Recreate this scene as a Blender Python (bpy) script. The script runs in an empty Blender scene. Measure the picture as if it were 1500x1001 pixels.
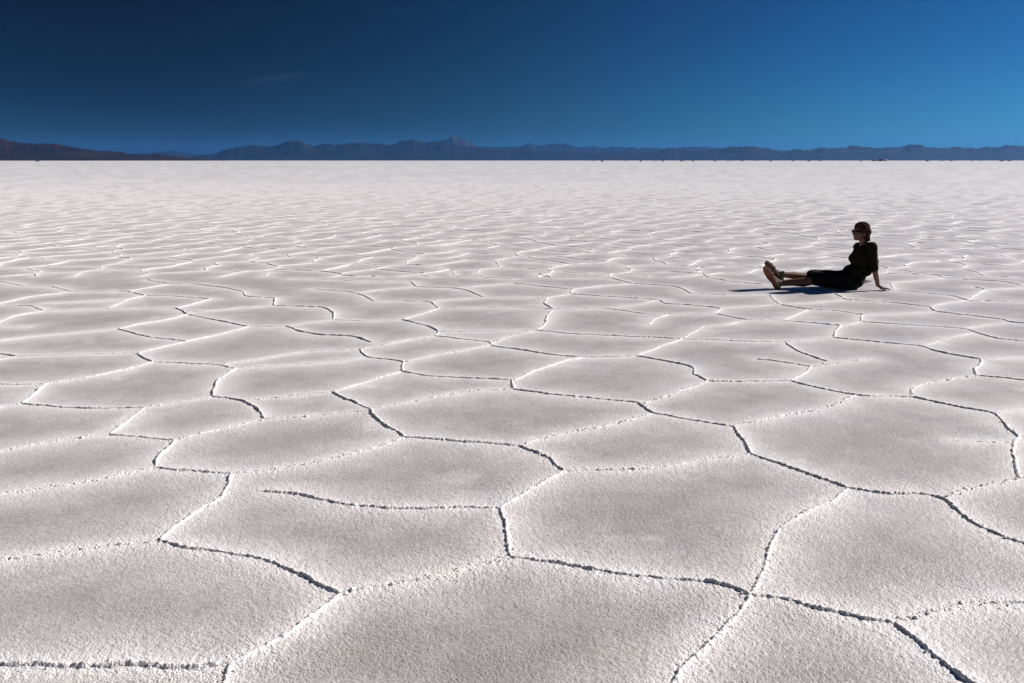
import bpy, math, random
import numpy as np
from mathutils import Vector, Matrix, geometry
random.seed(7); RNG = np.random.default_rng(7)
D2R = math.radians
sc = bpy.context.scene
COL = sc.collection

# ------------------------------------------------------------------ camera
CAM_H = 1.65; F = 1167.0; CX, CY = 750.0, 500.5
PITCH = math.atan((CY - 235.3) / F)
cd = bpy.data.cameras.new('camera'); cam = bpy.data.objects.new('camera', cd); COL.objects.link(cam)
cd.sensor_width = 36.0; cd.lens = 36.0 * F / 1500.0
cd.clip_start = 0.05; cd.clip_end = 120000
cam.location = (0, 0, CAM_H); cam.rotation_euler = (math.pi / 2 - PITCH, 0, 0)
sc.camera = cam

# ------------------------------------------------------------------ sun and sky
SUN_EL = D2R(32.3); SUN_AZ = D2R(21.0)          # azimuth above +X, turned towards +Y
sdir = Vector((math.cos(SUN_EL) * math.cos(SUN_AZ), math.cos(SUN_EL) * math.sin(SUN_AZ), math.sin(SUN_EL)))
sl = bpy.data.lights.new('sun', 'SUN'); sun = bpy.data.objects.new('sun', sl); COL.objects.link(sun)
sl.energy = 5.0; sl.angle = D2R(0.5); sl.color = (1.0, 0.95, 0.90)
sun.rotation_euler = sdir.to_track_quat('Z', 'Y').to_euler()

W = bpy.data.worlds.new('World'); sc.world = W; W.use_nodes = True
nt = W.node_tree; nt.nodes.clear()
def N(t, kind, **kw):
    n = t.nodes.new(kind)
    for k, v in kw.items(): setattr(n, k, v)
    return n
def math_node(t, op, a, b=None, c=None, clamp=False):
    n = t.nodes.new('ShaderNodeMath'); n.operation = op; n.use_clamp = clamp
    for i, v in enumerate((a, b, c)):
        if v is None: continue
        if hasattr(v, 'links'): t.links.new(v, n.inputs[i])
        else: n.inputs[i].default_value = v
    return n.outputs[0]
out = N(nt, 'ShaderNodeOutputWorld'); bg = N(nt, 'ShaderNodeBackground')
bg.inputs['Strength'].default_value = 0.10
sky = N(nt, 'ShaderNodeTexSky', sky_type='NISHITA', sun_disc=False, sun_elevation=SUN_EL,
        sun_rotation=math.pi / 2 - SUN_AZ, altitude=3400, air_density=1.0, dust_density=0.25, ozone_density=3.0)
tc = N(nt, 'ShaderNodeTexCoord')
# a polarised sky: Rayleigh light seen through a polariser is darkest 90 degrees from the sun
dot = N(nt, 'ShaderNodeVectorMath', operation='DOT_PRODUCT')
nt.links.new(tc.outputs['Generated'], dot.inputs[0]); dot.inputs[1].default_value = sdir
c2 = math_node(nt, 'MULTIPLY', dot.outputs['Value'], dot.outputs['Value'])
pol = math_node(nt, 'DIVIDE', math_node(nt, 'SUBTRACT', 1.0, c2), math_node(nt, 'ADD', 1.0, c2))
POL_AMT = 0.96
trn = math_node(nt, 'SUBTRACT', 1.0, math_node(nt, 'MULTIPLY', pol, POL_AMT))
gam = N(nt, 'ShaderNodeGamma'); gam.inputs[1].default_value = 1.68
pre = N(nt, 'ShaderNodeVectorMath', operation='SCALE'); pre.inputs['Scale'].default_value = 0.1
nt.links.new(sky.outputs[0], pre.inputs[0]); nt.links.new(pre.outputs[0], gam.inputs[0])
mul = N(nt, 'ShaderNodeMix', data_type='RGBA', blend_type='MULTIPLY'); mul.inputs[0].default_value = 1.0
nt.links.new(gam.outputs[0], mul.inputs[6])
cmb = N(nt, 'ShaderNodeCombineColor')
for i, g in enumerate((1.5, 4.9, 6.1)):
    nt.links.new(math_node(nt, 'MULTIPLY', trn, g), cmb.inputs[i])
nt.links.new(cmb.outputs[0], mul.inputs[7])
# one faint wisp of cirrus, placed by direction in the sky
def ray(px, py):
    v = Vector(((px - CX) / F, 1.0, (CY - py) / F))
    c, s = math.cos(PITCH), math.sin(PITCH)
    return Vector((v.x, v.y * c + v.z * s, -v.y * s + v.z * c)).normalized()
wd = ray(405, 114)
az0 = math.atan2(wd.x, wd.y); el0 = math.asin(wd.z)
sep = N(nt, 'ShaderNodeSeparateXYZ'); nt.links.new(tc.outputs['Generated'], sep.inputs[0])
azn = math_node(nt, 'SUBTRACT', math_node(nt, 'ARCTAN2', sep.outputs[0], sep.outputs[1]), az0)
eln = math_node(nt, 'SUBTRACT', math_node(nt, 'SUBTRACT', sep.outputs[2], math.sin(el0)), math_node(nt, 'MULTIPLY', azn, 0.16))
q = math_node(nt, 'ADD', math_node(nt, 'POWER', math_node(nt, 'ABSOLUTE', math_node(nt, 'DIVIDE', azn, 0.030)), 2.0),
              math_node(nt, 'POWER', math_node(nt, 'ABSOLUTE', math_node(nt, 'DIVIDE', eln, 0.0035)), 2.0))
fall = math_node(nt, 'EXPONENT', math_node(nt, 'MULTIPLY', q, -1.0))
nz = N(nt, 'ShaderNodeTexNoise'); nz.inputs['Scale'].default_value = 1.0; nz.inputs['Detail'].default_value = 4
cv = N(nt, 'ShaderNodeCombineXYZ'); nt.links.new(math_node(nt, 'MULTIPLY', azn, 110), cv.inputs[0]); nt.links.new(math_node(nt, 'MULTIPLY', eln, 420), cv.inputs[1])
nt.links.new(cv.outputs[0], nz.inputs['Vector'])
wisp = math_node(nt, 'MULTIPLY', math_node(nt, 'MULTIPLY', fall, math_node(nt, 'MULTIPLY_ADD', nz.outputs[0], 2.4, -0.7, clamp=True)), 0.55)
add = N(nt, 'ShaderNodeMix', data_type='RGBA', blend_type='ADD')
nt.links.new(wisp, add.inputs[0]); nt.links.new(mul.outputs[2], add.inputs[6]); add.inputs[7].default_value = (0.34, 0.42, 0.58, 1)
nt.links.new(add.outputs[2], bg.inputs[0]); nt.links.new(bg.outputs[0], out.inputs[0])

sc.view_settings.view_transform = 'Standard'; sc.view_settings.look = 'None'
sc.view_settings.exposure = 0.24; sc.view_settings.gamma = 1.0
sc.cycles.max_bounces = 6; sc.cycles.diffuse_bounces = 3; sc.cycles.glossy_bounces = 2
sc.cycles.volume_bounces = 1
sc.cycles.use_denoising = True

# ------------------------------------------------------------------ helpers
def ground(px, py):
    r = ray(px, py); t = -CAM_H / r.z
    return (r.x * t, r.y * t)
def at_y(px, py, Y):
    r = ray(px, py); t = Y / r.y
    return Vector((r.x * t, Y, CAM_H + r.z * t))
def project(x, y, z=0.0):
    c, s = math.cos(PITCH), math.sin(PITCH)
    zz = z - CAM_H; d = y * c - zz * s; u = y * s + zz * c
    return CX + F * x / d, CY - F * u / d

def tag(o, label=None, cat=None, group=None, kind=None):
    if label: o['label'] = label
    if cat: o['category'] = cat
    if group: o['group'] = group
    if kind: o['kind'] = kind
    return o
def link_mesh(name, verts, faces, mat, parent=None, smooth=True):
    me = bpy.data.meshes.new(name); me.from_pydata([tuple(v) for v in verts], [], [tuple(f) for f in faces]); me.update()
    if mat: me.materials.append(mat)
    if smooth: me.polygons.foreach_set('use_smooth', [True] * len(me.polygons))
    o = bpy.data.objects.new(name, me); COL.objects.link(o)
    if parent: o.parent = parent
    return o
def np_mesh(name, V, Q, mat, smooth=True, attrs=None):
    me = bpy.data.meshes.new(name)
    n = len(V); m = len(Q)
    me.vertices.add(n); me.vertices.foreach_set('co', np.ascontiguousarray(V, np.float32).ravel())
    me.loops.add(m * 4); me.loops.foreach_set('vertex_index', np.ascontiguousarray(Q, np.int32).ravel())
    me.polygons.add(m); me.polygons.foreach_set('loop_start', np.arange(0, m * 4, 4, dtype=np.int32))
    me.polygons.foreach_set('use_smooth', np.full(m, smooth))
    for k, a in (attrs or {}).items():
        at = me.attributes.new(k, 'FLOAT', 'POINT'); at.data.foreach_set('value', np.ascontiguousarray(a, np.float32))
    me.update(calc_edges=True); me.validate()
    me.materials.append(mat)
    o = bpy.data.objects.new(name, me); COL.objects.link(o)
    return o

def hash2(ix, iy, seed):
    h = (ix.astype(np.int64) * 374761393 + iy.astype(np.int64) * 668265263 + seed * 1274126177) & 0xffffffff
    h = ((h ^ (h >> 13)) * 1274126177) & 0xffffffff
    h = ((h ^ (h >> 16)) * 2246822519) & 0xffffffff
    return ((h ^ (h >> 15)) & 0xffffff) / float(0xffffff)
def vnoise(x, y, seed=0):
    x = np.asarray(x, float); y = np.asarray(y, float)
    ix = np.floor(x); iy = np.floor(y); fx = x - ix; fy = y - iy
    fx = fx * fx * (3 - 2 * fx); fy = fy * fy * (3 - 2 * fy)
    a = hash2(ix, iy, seed); b = hash2(ix + 1, iy, seed); c = hash2(ix, iy + 1, seed); d = hash2(ix + 1, iy + 1, seed)
    return (a * (1 - fx) + b * fx) * (1 - fy) + (c * (1 - fx) + d * fx) * fy
def fbm(x, y, seed=0, octv=4, gain=0.5):
    s = 0; a = 1; t = 0
    for i in range(octv):
        s = s + a * vnoise(x * 2 ** i + 17.3 * i, y * 2 ** i + 9.1 * i, seed + i); t += a; a *= gain
    return s / t

# ------------------------------------------------------------------ salt ridge network
# near ridges: polylines in photo pixels, unprojected to the ground; last number = strength, negative = broken ridge
TR = [
 (1.15, [(-90,970),(0,975),(60,978),(140,975),(200,977),(250,982),(300,979),(340,973)]),
 (1.0, [(340,973),(328,1000),(315,1040)]),
 (1.1, [(340,973),(370,957),(410,937),(450,912),(480,888),(500,872)]),
 (1.1, [(235,795),(270,804),(320,812),(350,815),(400,827),(440,843),(470,860),(500,872)]),
 (-.8, [(500,872),(530,862),(570,857),(620,850),(660,840),(700,828),(748,818)]),
 (1.2, [(733,746),(737,760),(744,780),(742,793),(748,818)]),
 (1.0, [(748,818),(800,823),(850,832),(900,843),(960,849),(1033,853)]),
 (1.7, [(1033,853),(1067,858),(1085,866),(1100,875)]),
 (1.0, [(1100,875),(1145,876),(1180,887),(1220,899),(1260,909),(1310,915)]),
 (1.2, [(1310,915),(1330,930),(1345,948),(1370,965),(1390,985),(1420,1001),(1460,1030)]),
 (-.9, [(1320,912),(1340,905),(1370,900),(1400,891),(1440,886),(1500,886),(1590,884)]),
 (1.1, [(1100,875),(1085,897),(1070,915),(1048,935),(1030,955),(1005,982),(985,1005),(960,1040)]),
 (1.0, [(1100,875),(1107,862),(1113,845),(1122,830),(1130,808),(1135,790),(1145,775),(1170,758),(1200,745),(1225,735),(1242,717)]),
 (1.1, [(1242,717),(1290,724),(1340,725),(1385,730),(1395,740),(1410,757),(1430,772),(1460,785),(1500,800),(1570,820)]),
 (1.1, [(1242,717),(1197,700),(1170,690),(1140,680),(1100,667)]),
 (1.3, [(1100,667),(1095,655),(1085,640),(1075,626)]),
 (.8, [(1100,667),(1060,671),(1027,676),(1000,682),(947,690),(870,691),(828,693)]),
 (1.2, [(828,693),(813,683),(807,673),(777,663),(760,655)]),
 (1.0, [(760,655),(700,651),(640,645),(593,642)]),
 (1.3, [(593,642),(583,635),(560,623),(545,610),(543,601)]),
 (1.1, [(543,601),(520,590),(500,582),(487,575)]),
 (-.8, [(593,642),(560,655),(520,665),(490,672),(460,680),(430,685),(400,690),(340,696)]),
 (1.0, [(340,696),(300,694),(265,691),(228,687)]),
 (1.2, [(340,696),(332,704),(341,712),(330,722),(323,735),(290,750),(265,767),(245,785),(235,795)]),
 (1.2, [(228,687),(232,670),(245,660),(257,647)]),
 (1.0, [(257,647),(240,645),(200,641),(160,638)]),
 (1.1, [(160,638),(185,620),(205,603),(213,598)]),
 (-.9, [(257,647),(290,637),(330,628),(387,615)]),
 (1.2, [(387,615),(383,603),(370,595),(357,587),(312,582)]),
 (1.2, [(312,582),(315,565),(325,553),(345,541)]),
 (1.0, [(345,541),(320,535),(270,533),(225,531)]),
 (1.2, [(225,531),(210,525),(202,518)]),
 (.8, [(202,518),(150,519),(80,521),(25,523)]),
 (-1., [(225,531),(180,543),(130,553),(68,563)]),
 (1.1, [(68,563),(33,592)]),
 (.8, [(68,563),(30,564),(0,564),(-80,563)]),
 (1.0, [(33,592),(100,598),(150,599),(213,598)]),
 (-.7, [(213,598),(260,590),(312,582)]),
 (-.5, [(33,592),(-80,612)]),
 (-.8, [(-80,678),(0,663),(60,650),(110,643),(160,638)]),
 (-.8, [(-90,745),(0,727),(67,717),(117,710),(167,700),(228,687)]),
 (-.8, [(-90,838),(0,823),(60,815),(130,805),(180,800),(235,795)]),
 (1.0, [(383,722),(430,724),(460,730),(500,741),(567,746),(650,746),(733,746)]),
 (1.1, [(733,746),(745,738),(765,728),(790,712),(828,693)]),
 (-.8, [(543,601),(587,593),(643,582),(683,575),(753,572)]),
 (1.3, [(753,572),(749,558)]),
 (1.1, [(753,572),(800,578),(860,584),(935,591)]),
 (1.1, [(935,591),(953,607),(1000,614),(1030,620),(1075,626)]),
 (-1., [(940,593),(957,588),(1000,573),(1037,559)]),
 (1.2, [(1037,559),(1018,550),(1017,539),(1000,534),(933,522)]),
 (1.0, [(1037,559),(1080,560),(1157,559)]),
 (1.1, [(1157,559),(1200,570),(1253,581),(1337,583)]),
 (1.1, [(1337,583),(1400,597),(1457,607)]),
 (1.2, [(1457,607),(1470,622),(1493,643)]),
 (1.1, [(1493,643),(1483,650),(1487,680),(1493,702)]),
 (.5, [(1483,650),(1440,649),(1400,648)]),
 (-.7, [(1493,702),(1460,710),(1440,714),(1400,722),(1385,730)]),
 (.8, [(1493,643),(1570,638)]), (.8, [(1493,702),(1570,708)]),
 (.8, [(1457,607),(1500,601),(1570,596)]),
 (-.9, [(1253,581),(1240,585),(1222,596),(1197,602),(1143,611),(1075,626)]),
 (-.9, [(1337,583),(1333,572),(1360,562),(1400,556),(1430,551)]),
 (1.2, [(1430,551),(1428,542),(1438,531),(1437,527)]),
 (1.0, [(1430,551),(1460,554),(1500,559),(1560,563)]),
 (1.1, [(1437,527),(1410,523),(1370,515),(1353,508),(1300,503),(1223,496)]),
 (.7, [(1437,527),(1500,525),(1560,523)]),
 (1.1, [(1223,496),(1222,488),(1232,478)]),
 (1.0, [(1232,478),(1200,475),(1147,470),(1093,470),(1047,461)]),
 (-.7, [(1223,496),(1190,498),(1150,501)]),
 (.9, [(1150,501),(1100,501),(1050,499),(1000,497)]),
 (1.2, [(1150,501),(1167,515),(1190,523),(1212,530)]),
 (1.0, [(1110,527),(1140,530),(1188,538)]),
 (1.0, [(1188,538),(1180,547),(1157,559)]),
 (-.5, [(1188,538),(1225,533),(1270,526)]),
 (-.8, [(1000,497),(1030,480),(1067,477),(1093,470)]),
 (1.1, [(1000,497),(900,493),(833,490),(787,485)]),
 (1.0, [(933,522),(960,511),(1000,497)]),
 (1.1, [(933,522),(853,524),(800,519),(750,511),(720,508),(718,502)]),
 (1.0, [(718,502),(680,498),(637,493)]),
 (-.7, [(720,505),(740,495),(787,485)]),
 (1.1, [(637,493),(643,487),(635,481),(610,474),(590,469)]),
 (.8, [(643,487),(700,487),(787,485)]),
 (.8, [(590,469),(540,471),(488,470)]),
 (1.1, [(402,449),(477,451),(491,460),(488,470)]),
 (-.9, [(637,493),(590,500),(530,512)]),
 (1.1, [(528,512),(535,524),(560,526),(595,530),(590,537),(590,545)]),
 (1.1, [(590,545),(630,552),(680,555),(749,558)]),
 (-.9, [(595,530),(640,520),(680,514),(720,506)]),
 (1.0, [(590,545),(560,553),(530,563),(487,575)]),
 (-.7, [(487,575),(440,579),(400,584),(357,587)]),
 (-.8, [(387,615),(450,612),(500,607),(543,603)]),
 (.6, [(345,541),(360,539),(430,535),(500,530),(535,524)]),
 (-.8, [(320,535),(360,530),(400,523),(450,515),(528,512)]),
 (1.1, [(202,518),(240,509),(275,501),(320,492),(365,480)]),
 (1.1, [(275,501),(220,495),(195,489),(173,483)]),
 (-.9, [(173,483),(100,490),(50,494),(0,500),(-60,506)]),
 (.9, [(173,483),(210,475),(250,469),(275,462)]),
 (1.1, [(275,462),(320,471),(365,480)]),
 (1.2, [(258,453),(268,457),(275,462)]),
 (.8, [(258,453),(200,453),(150,454),(65,457)]),
 (.8, [(270,457),(300,458)]),
 (1.0, [(258,453),(290,445),(309,439)]),
 (1.0, [(213,434),(260,435),(309,439)]),
 (-.8, [(300,458),(350,453),(402,449)]),
 (1.2, [(402,449),(403,437)]),
 (1.0, [(403,437),(360,435),(357,428),(333,423),(287,417),(250,417),(217,411)]),
 (1.0, [(213,434),(187,428),(107,429),(77,421)]),
 (.8, [(187,428),(230,420),(250,417)]),
 (.9, [(77,421),(33,420),(5,414),(-60,412)]),
 (.9, [(107,429),(60,434),(43,436),(0,446),(-50,458)]),
 (1.0, [(65,457),(50,450),(7,448)]),
 (.9, [(65,457),(20,464),(-30,486)]),
 (1.0, [(365,480),(400,480),(420,479)]),
 (1.2, [(420,479),(440,486),(465,491),(500,492),(523,494),(544,502)]),
 (-.8, [(420,479),(450,474),(488,470)]),
 (.8, [(213,434),(187,440),(160,453)]),
 (-.5, [(63,446),(120,443),(187,440)]),
 (1.2, [(25,523),(0,519),(-60,516)]), (.6, [(25,523),(-50,537)]),
 (.5, [(-40,479),(0,479),(40,480)]),
 (.8, [(590,469),(610,463),(643,453)]),
 (1.0, [(643,453),(632,443),(590,442),(547,442)]),
 (1.0, [(547,442),(540,437),(523,430),(500,427),(460,424)]),
 (.8, [(643,453),(700,452),(750,452),(810,454)]),
 (1.1, [(810,454),(797,445),(803,437)]),
 (.7, [(632,443),(660,440),(707,437),(803,437)]),
 (1.0, [(707,436),(690,428),(670,423),(610,421),(602,413)]),
 (.8, [(602,413),(520,413),(500,411),(430,409)]),
 (-.8, [(610,421),(570,424),(545,427),(523,430)]),
 (-.8, [(670,423),(710,419),(753,416)]),
 (1.0, [(753,416),(790,420),(840,425)]),
 (1.0, [(840,425),(835,432),(900,436),(965,440)]),
 (.7, [(803,437),(835,432)]),
 (.8, [(840,425),(880,420),(927,416)]),
 (1.0, [(927,416),(895,408),(800,407),(790,401)]),
 (1.0, [(927,416),(990,420),(1000,424),(1013,431)]),
 (.8, [(753,410),(720,408),(667,406),(663,398)]),
 (.9, [(810,454),(890,453),(950,462),(1047,461)]),
 (1.1, [(810,456),(803,462),(798,477),(787,485)]),
 (1.0, [(965,440),(975,446),(1000,447),(1057,452),(1047,461)]),
 (-.7, [(965,440),(940,447),(890,453)]),
 (.9, [(950,477),(960,468),(978,463)]),
 (.8, [(1013,431),(1060,433),(1128,433)]),
 (1.1, [(1128,433),(1133,440),(1142,447)]),
 (1.0, [(1142,447),(1185,454),(1230,456),(1265,462)]),
 (.8, [(1142,447),(1100,450),(1057,452)]),
 (1.0, [(1265,462),(1260,467),(1262,472)]),
 (1.0, [(1262,472),(1330,477),(1413,482),(1430,488),(1460,497),(1500,501),(1560,505)]),
 (.8, [(1185,454),(1160,465),(1147,470)]),
 (-.8, [(1232,478),(1250,475),(1262,472)]),
 (-.7, [(1265,462),(1330,460),(1370,457)]),
 (1.0, [(1363,450),(1370,457),(1430,464),(1473,469),(1478,473),(1540,477)]),
 (-.8, [(1478,473),(1440,478),(1413,482)]),
 (1.0, [(1363,450),(1320,445),(1300,443),(1240,440),(1224,431)]),
 (-.6, [(1142,447),(1185,445),(1240,440)]),
 (.9, [(1309,426),(1330,427),(1365,431),(1397,434),(1417,441),(1500,443),(1550,445)]),
 (-.8, [(1417,441),(1385,445),(1363,450)]),
 (.8, [(1267,413),(1305,415),(1309,426)]),
 (.9, [(1417,441),(1430,432),(1445,425),(1427,421)]), (.8, [(1445,425),(1500,423),(1560,421)]),
 (.9, [(1290,401),(1370,403),(1385,408),(1470,413),(1495,418)]),
 (-.8, [(1305,415),(1340,412),(1385,408)]),
 (.9, [(1030,402),(1038,408),(1070,413),(1118,418)]),
 (-.7, [(1353,508),(1387,497),(1430,488)]),
 (-1., [(762,655),(785,647),(810,642),(867,630),(917,620),(953,608)]),
 (1.0, [(753,559),(775,548),(800,538),(825,530),(853,524)]),
]
def resample(P, step):
    P = np.asarray(P, float); d = np.r_[0, np.cumsum(np.hypot(*np.diff(P, axis=0).T))]
    n = max(3, int(d[-1] / step) + 1); t = np.linspace(0, d[-1], n)
    return np.c_[np.interp(t, d, P[:, 0]), np.interp(t, d, P[:, 1])], t
LINES = []       # (points in metres, strength, broken)
for s, pts in TR:
    g = [ground(*p) for p in pts]
    P, t = resample(g, 0.05)
    # soften the corners a little but keep the ends
    for _ in range(2):
        P[1:-1] = 0.25 * P[:-2] + 0.5 * P[1:-1] + 0.25 * P[2:]
    LINES.append((P, abs(s), s < 0))

# far ridges: Voronoi cells over jittered points
SP = 0.97
pts = []
R_FAR = 150.0
j = 0; y = 0.0
while y < R_FAR:
    hw = 3.0 + y * 0.80
    i0 = int(-hw / SP) - 1
    for i in range(i0, -i0 + 1):
        pts.append(((i + 0.5 * (j % 2)) * SP + random.uniform(-.42, .42) * SP, y + random.uniform(-.42, .42) * SP))
    y += SP * 0.866; j += 1
vo, _, fo, _, _, _ = geometry.delaunay_2d_cdt([Vector(p) for p in pts], [], [], 0, 1e-6)
Pv = np.array([tuple(v) for v in vo]); T = np.array([f for f in fo if len(f) == 3])
A, B, Cc = Pv[T[:, 0]], Pv[T[:, 1]], Pv[T[:, 2]]
dd = 2 * (A[:, 0] * (B[:, 1] - Cc[:, 1]) + B[:, 0] * (Cc[:, 1] - A[:, 1]) + Cc[:, 0] * (A[:, 1] - B[:, 1]))
a2, b2, c2_ = (A ** 2).sum(1), (B ** 2).sum(1), (Cc ** 2).sum(1)
CCx = (a2 * (B[:, 1] - Cc[:, 1]) + b2 * (Cc[:, 1] - A[:, 1]) + c2_ * (A[:, 1] - B[:, 1])) / dd
CCy = (a2 * (Cc[:, 0] - B[:, 0]) + b2 * (A[:, 0] - Cc[:, 0]) + c2_ * (B[:, 0] - A[:, 0])) / dd
emap = {}
VE = []
for ti, tr in enumerate(T.tolist()):
    for k in range(3):
        e = (min(tr[k], tr[k - 1]), max(tr[k], tr[k - 1]))
        if e in emap: VE.append((emap.pop(e), ti))
        else: emap[e] = ti
for a, b in VE:
    p = np.array([CCx[a], CCy[a]]); qv = np.array([CCx[b], CCy[b]])
    L = np.hypot(*(qv - p))
    if L > 4 or L < 0.03 or p[1] > R_FAR or p[1] < 0.3: continue
    n = max(3, int(L / 0.10)) if p[1] < 40 else 4
    t = np.linspace(0, 1, n)[:, None]; P = p * (1 - t) + qv * t
    nrm = np.array([-(qv - p)[1], (qv - p)[0]]) / L
    amp = np.sin(np.pi * t[:, 0]) * L * 0.13 * (vnoise(t[:, 0] * 3 + a * 1.7, np.full(n, b * .37), 3) - .5) * 2
    P = P + nrm * amp[:, None]
    # keep only what lies outside the traced foreground
    keep = []
    for x_, y_ in P:
        if y_ < 0.4: keep.append(False); continue
        u, v = project(x_, y_)
        keep.append(v < 407 or u < -75 or u > 1560 or v > 1040)
    if sum(keep) < 3: continue
    k0 = keep.index(True); k1 = len(keep) - keep[::-1].index(True)
    P = P[k0:k1]
    if len(P) < 3: continue
    rr = random.random()
    LINES.append((P, 0.65 + 0.6 * random.random(), rr < 0.18))

# distance to the nearest ridge on two raster grids (jump flooding)
allp = np.concatenate([resample(P, 0.03)[0] if P[0, 1] < 60 else P for P, _, _ in LINES])
def jfa(x0, x1, y0, y1, c):
    nx = int((x1 - x0) / c); ny = int((y1 - y0) / c)
    sx = np.full((ny, nx), 1e6); sy = np.full((ny, nx), 1e6)
    ix = ((allp[:, 0] - x0) / c).astype(int); iy = ((allp[:, 1] - y0) / c).astype(int)
    m = (allp[:, 0] > x0) & (allp[:, 1] > y0) & (ix < nx) & (iy < ny)
    sx[iy[m], ix[m]] = allp[m, 0]; sy[iy[m], ix[m]] = allp[m, 1]
    X, Y = np.meshgrid(x0 + (np.arange(nx) + .5) * c, y0 + (np.arange(ny) + .5) * c)
    D = np.hypot(sx - X, sy - Y)
    k = 64
    while k >= 1:
        for dx in (-k, 0, k):
            for dy in (-k, 0, k):
                if dx == dy == 0: continue
                ys = slice(max(0, dy), ny + min(0, dy)); xs = slice(max(0, dx), nx + min(0, dx))
                yt = slice(max(0, -dy), ny + min(0, -dy)); xt = slice(max(0, -dx), nx + min(0, -dx))
                cx, cy = sx[ys, xs], sy[ys, xs]
                nd = np.hypot(cx - X[yt, xt], cy - Y[yt, xt])
                b_ = nd < D[yt, xt]
                sx[yt, xt] = np.where(b_, cx, sx[yt, xt]); sy[yt, xt] = np.where(b_, cy, sy[yt, xt]); D[yt, xt] = np.where(b_, nd, D[yt, xt])
        k //= 2
    return (x0, y0, c, np.minimum(D, 1.2))
G1 = jfa(-11, 11, 0.5, 15, 0.03); G2 = jfa(-52, 52, 13, 62, 0.09)
def samp(G, x, y):
    x0, y0, c, D = G
    fx = (x - x0) / c - .5; fy = (y - y0) / c - .5
    ok = (fx > 0) & (fy > 0) & (fx < D.shape[1] - 2) & (fy < D.shape[0] - 2)
    fx = np.clip(fx, 0, D.shape[1] - 2.001); fy = np.clip(fy, 0, D.shape[0] - 2.001)
    i = fx.astype(int); j = fy.astype(int); u = fx - i; v = fy - j
    return ok, (D[j, i] * (1 - u) + D[j, i + 1] * u) * (1 - v) + (D[j + 1, i] * (1 - u) + D[j + 1, i + 1] * u) * v
def edge_dist(x, y):
    o1, d1 = samp(G1, x, y); o2, d2 = samp(G2, x, y)
    return np.where(o1, d1, np.where(o2, d2, 0.05 + 0.55 * vnoise(x * 1.1, y * 1.1, 5)))
def rim_of(d): return 0.75 * np.exp(-(d / 0.20) ** 1.2) + 0.25 * np.exp(-(d / 0.06) ** 2)
def base_z(x, y, d):
    r = np.hypot(x, y); f = np.clip((90 - r) / 60, 0, 1)
    z = 0.008 * np.exp(-(d / 0.15) ** 1.2) + 0.014 * (fbm(x * .6, y * .6, 11, 3) - .5)
    g = np.clip((9 - r) / 5, 0, 1)
    rim = rim_of(d)
    z = z + g * (0.0016 + 0.003 * rim) * (vnoise(x * 95, y * 95, 21) - .5) + g * 0.0022 * (0.2 + rim) * (vnoise(x * 42, y * 42, 22) - .5)
    return z * f

# ------------------------------------------------------------------ materials
def new_mat(name):
    m = bpy.data.materials.new(name); m.use_nodes = True
    return m, m.node_tree, m.node_tree.nodes['Principled BSDF']
def simple_mat(name, col, rough=0.7, var=0.15, scale=30, bump=0.0, spec=0.5, metallic=0.0):
    m, t, b = new_mat(name)
    tcn = N(t, 'ShaderNodeTexCoord'); n = N(t, 'ShaderNodeTexNoise'); n.inputs['Scale'].default_value = scale; n.inputs['Detail'].default_value = 4
    t.links.new(tcn.outputs['Object'], n.inputs['Vector'])
    r = N(t, 'ShaderNodeValToRGB')
    r.color_ramp.elements[0].position = .3; r.color_ramp.elements[1].position = .7
    r.color_ramp.elements[0].color = [c * (1 - var) for c in col] + [1]; r.color_ramp.elements[1].color = [min(1, c * (1 + var)) for c in col] + [1]
    t.links.new(n.outputs[0], r.inputs[0]); t.links.new(r.outputs[0], b.inputs['Base Color'])
    b.inputs['Roughness'].default_value = rough; b.inputs['Metallic'].default_value = metallic
    b.inputs['Specular IOR Level'].default_value = spec
    if bump:
        bp = N(t, 'ShaderNodeBump'); bp.inputs['Strength'].default_value = bump; bp.inputs['Distance'].default_value = 0.004
        t.links.new(n.outputs[0], bp.inputs['Height']); t.links.new(bp.outputs[0], b.inputs['Normal'])
    return m

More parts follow.
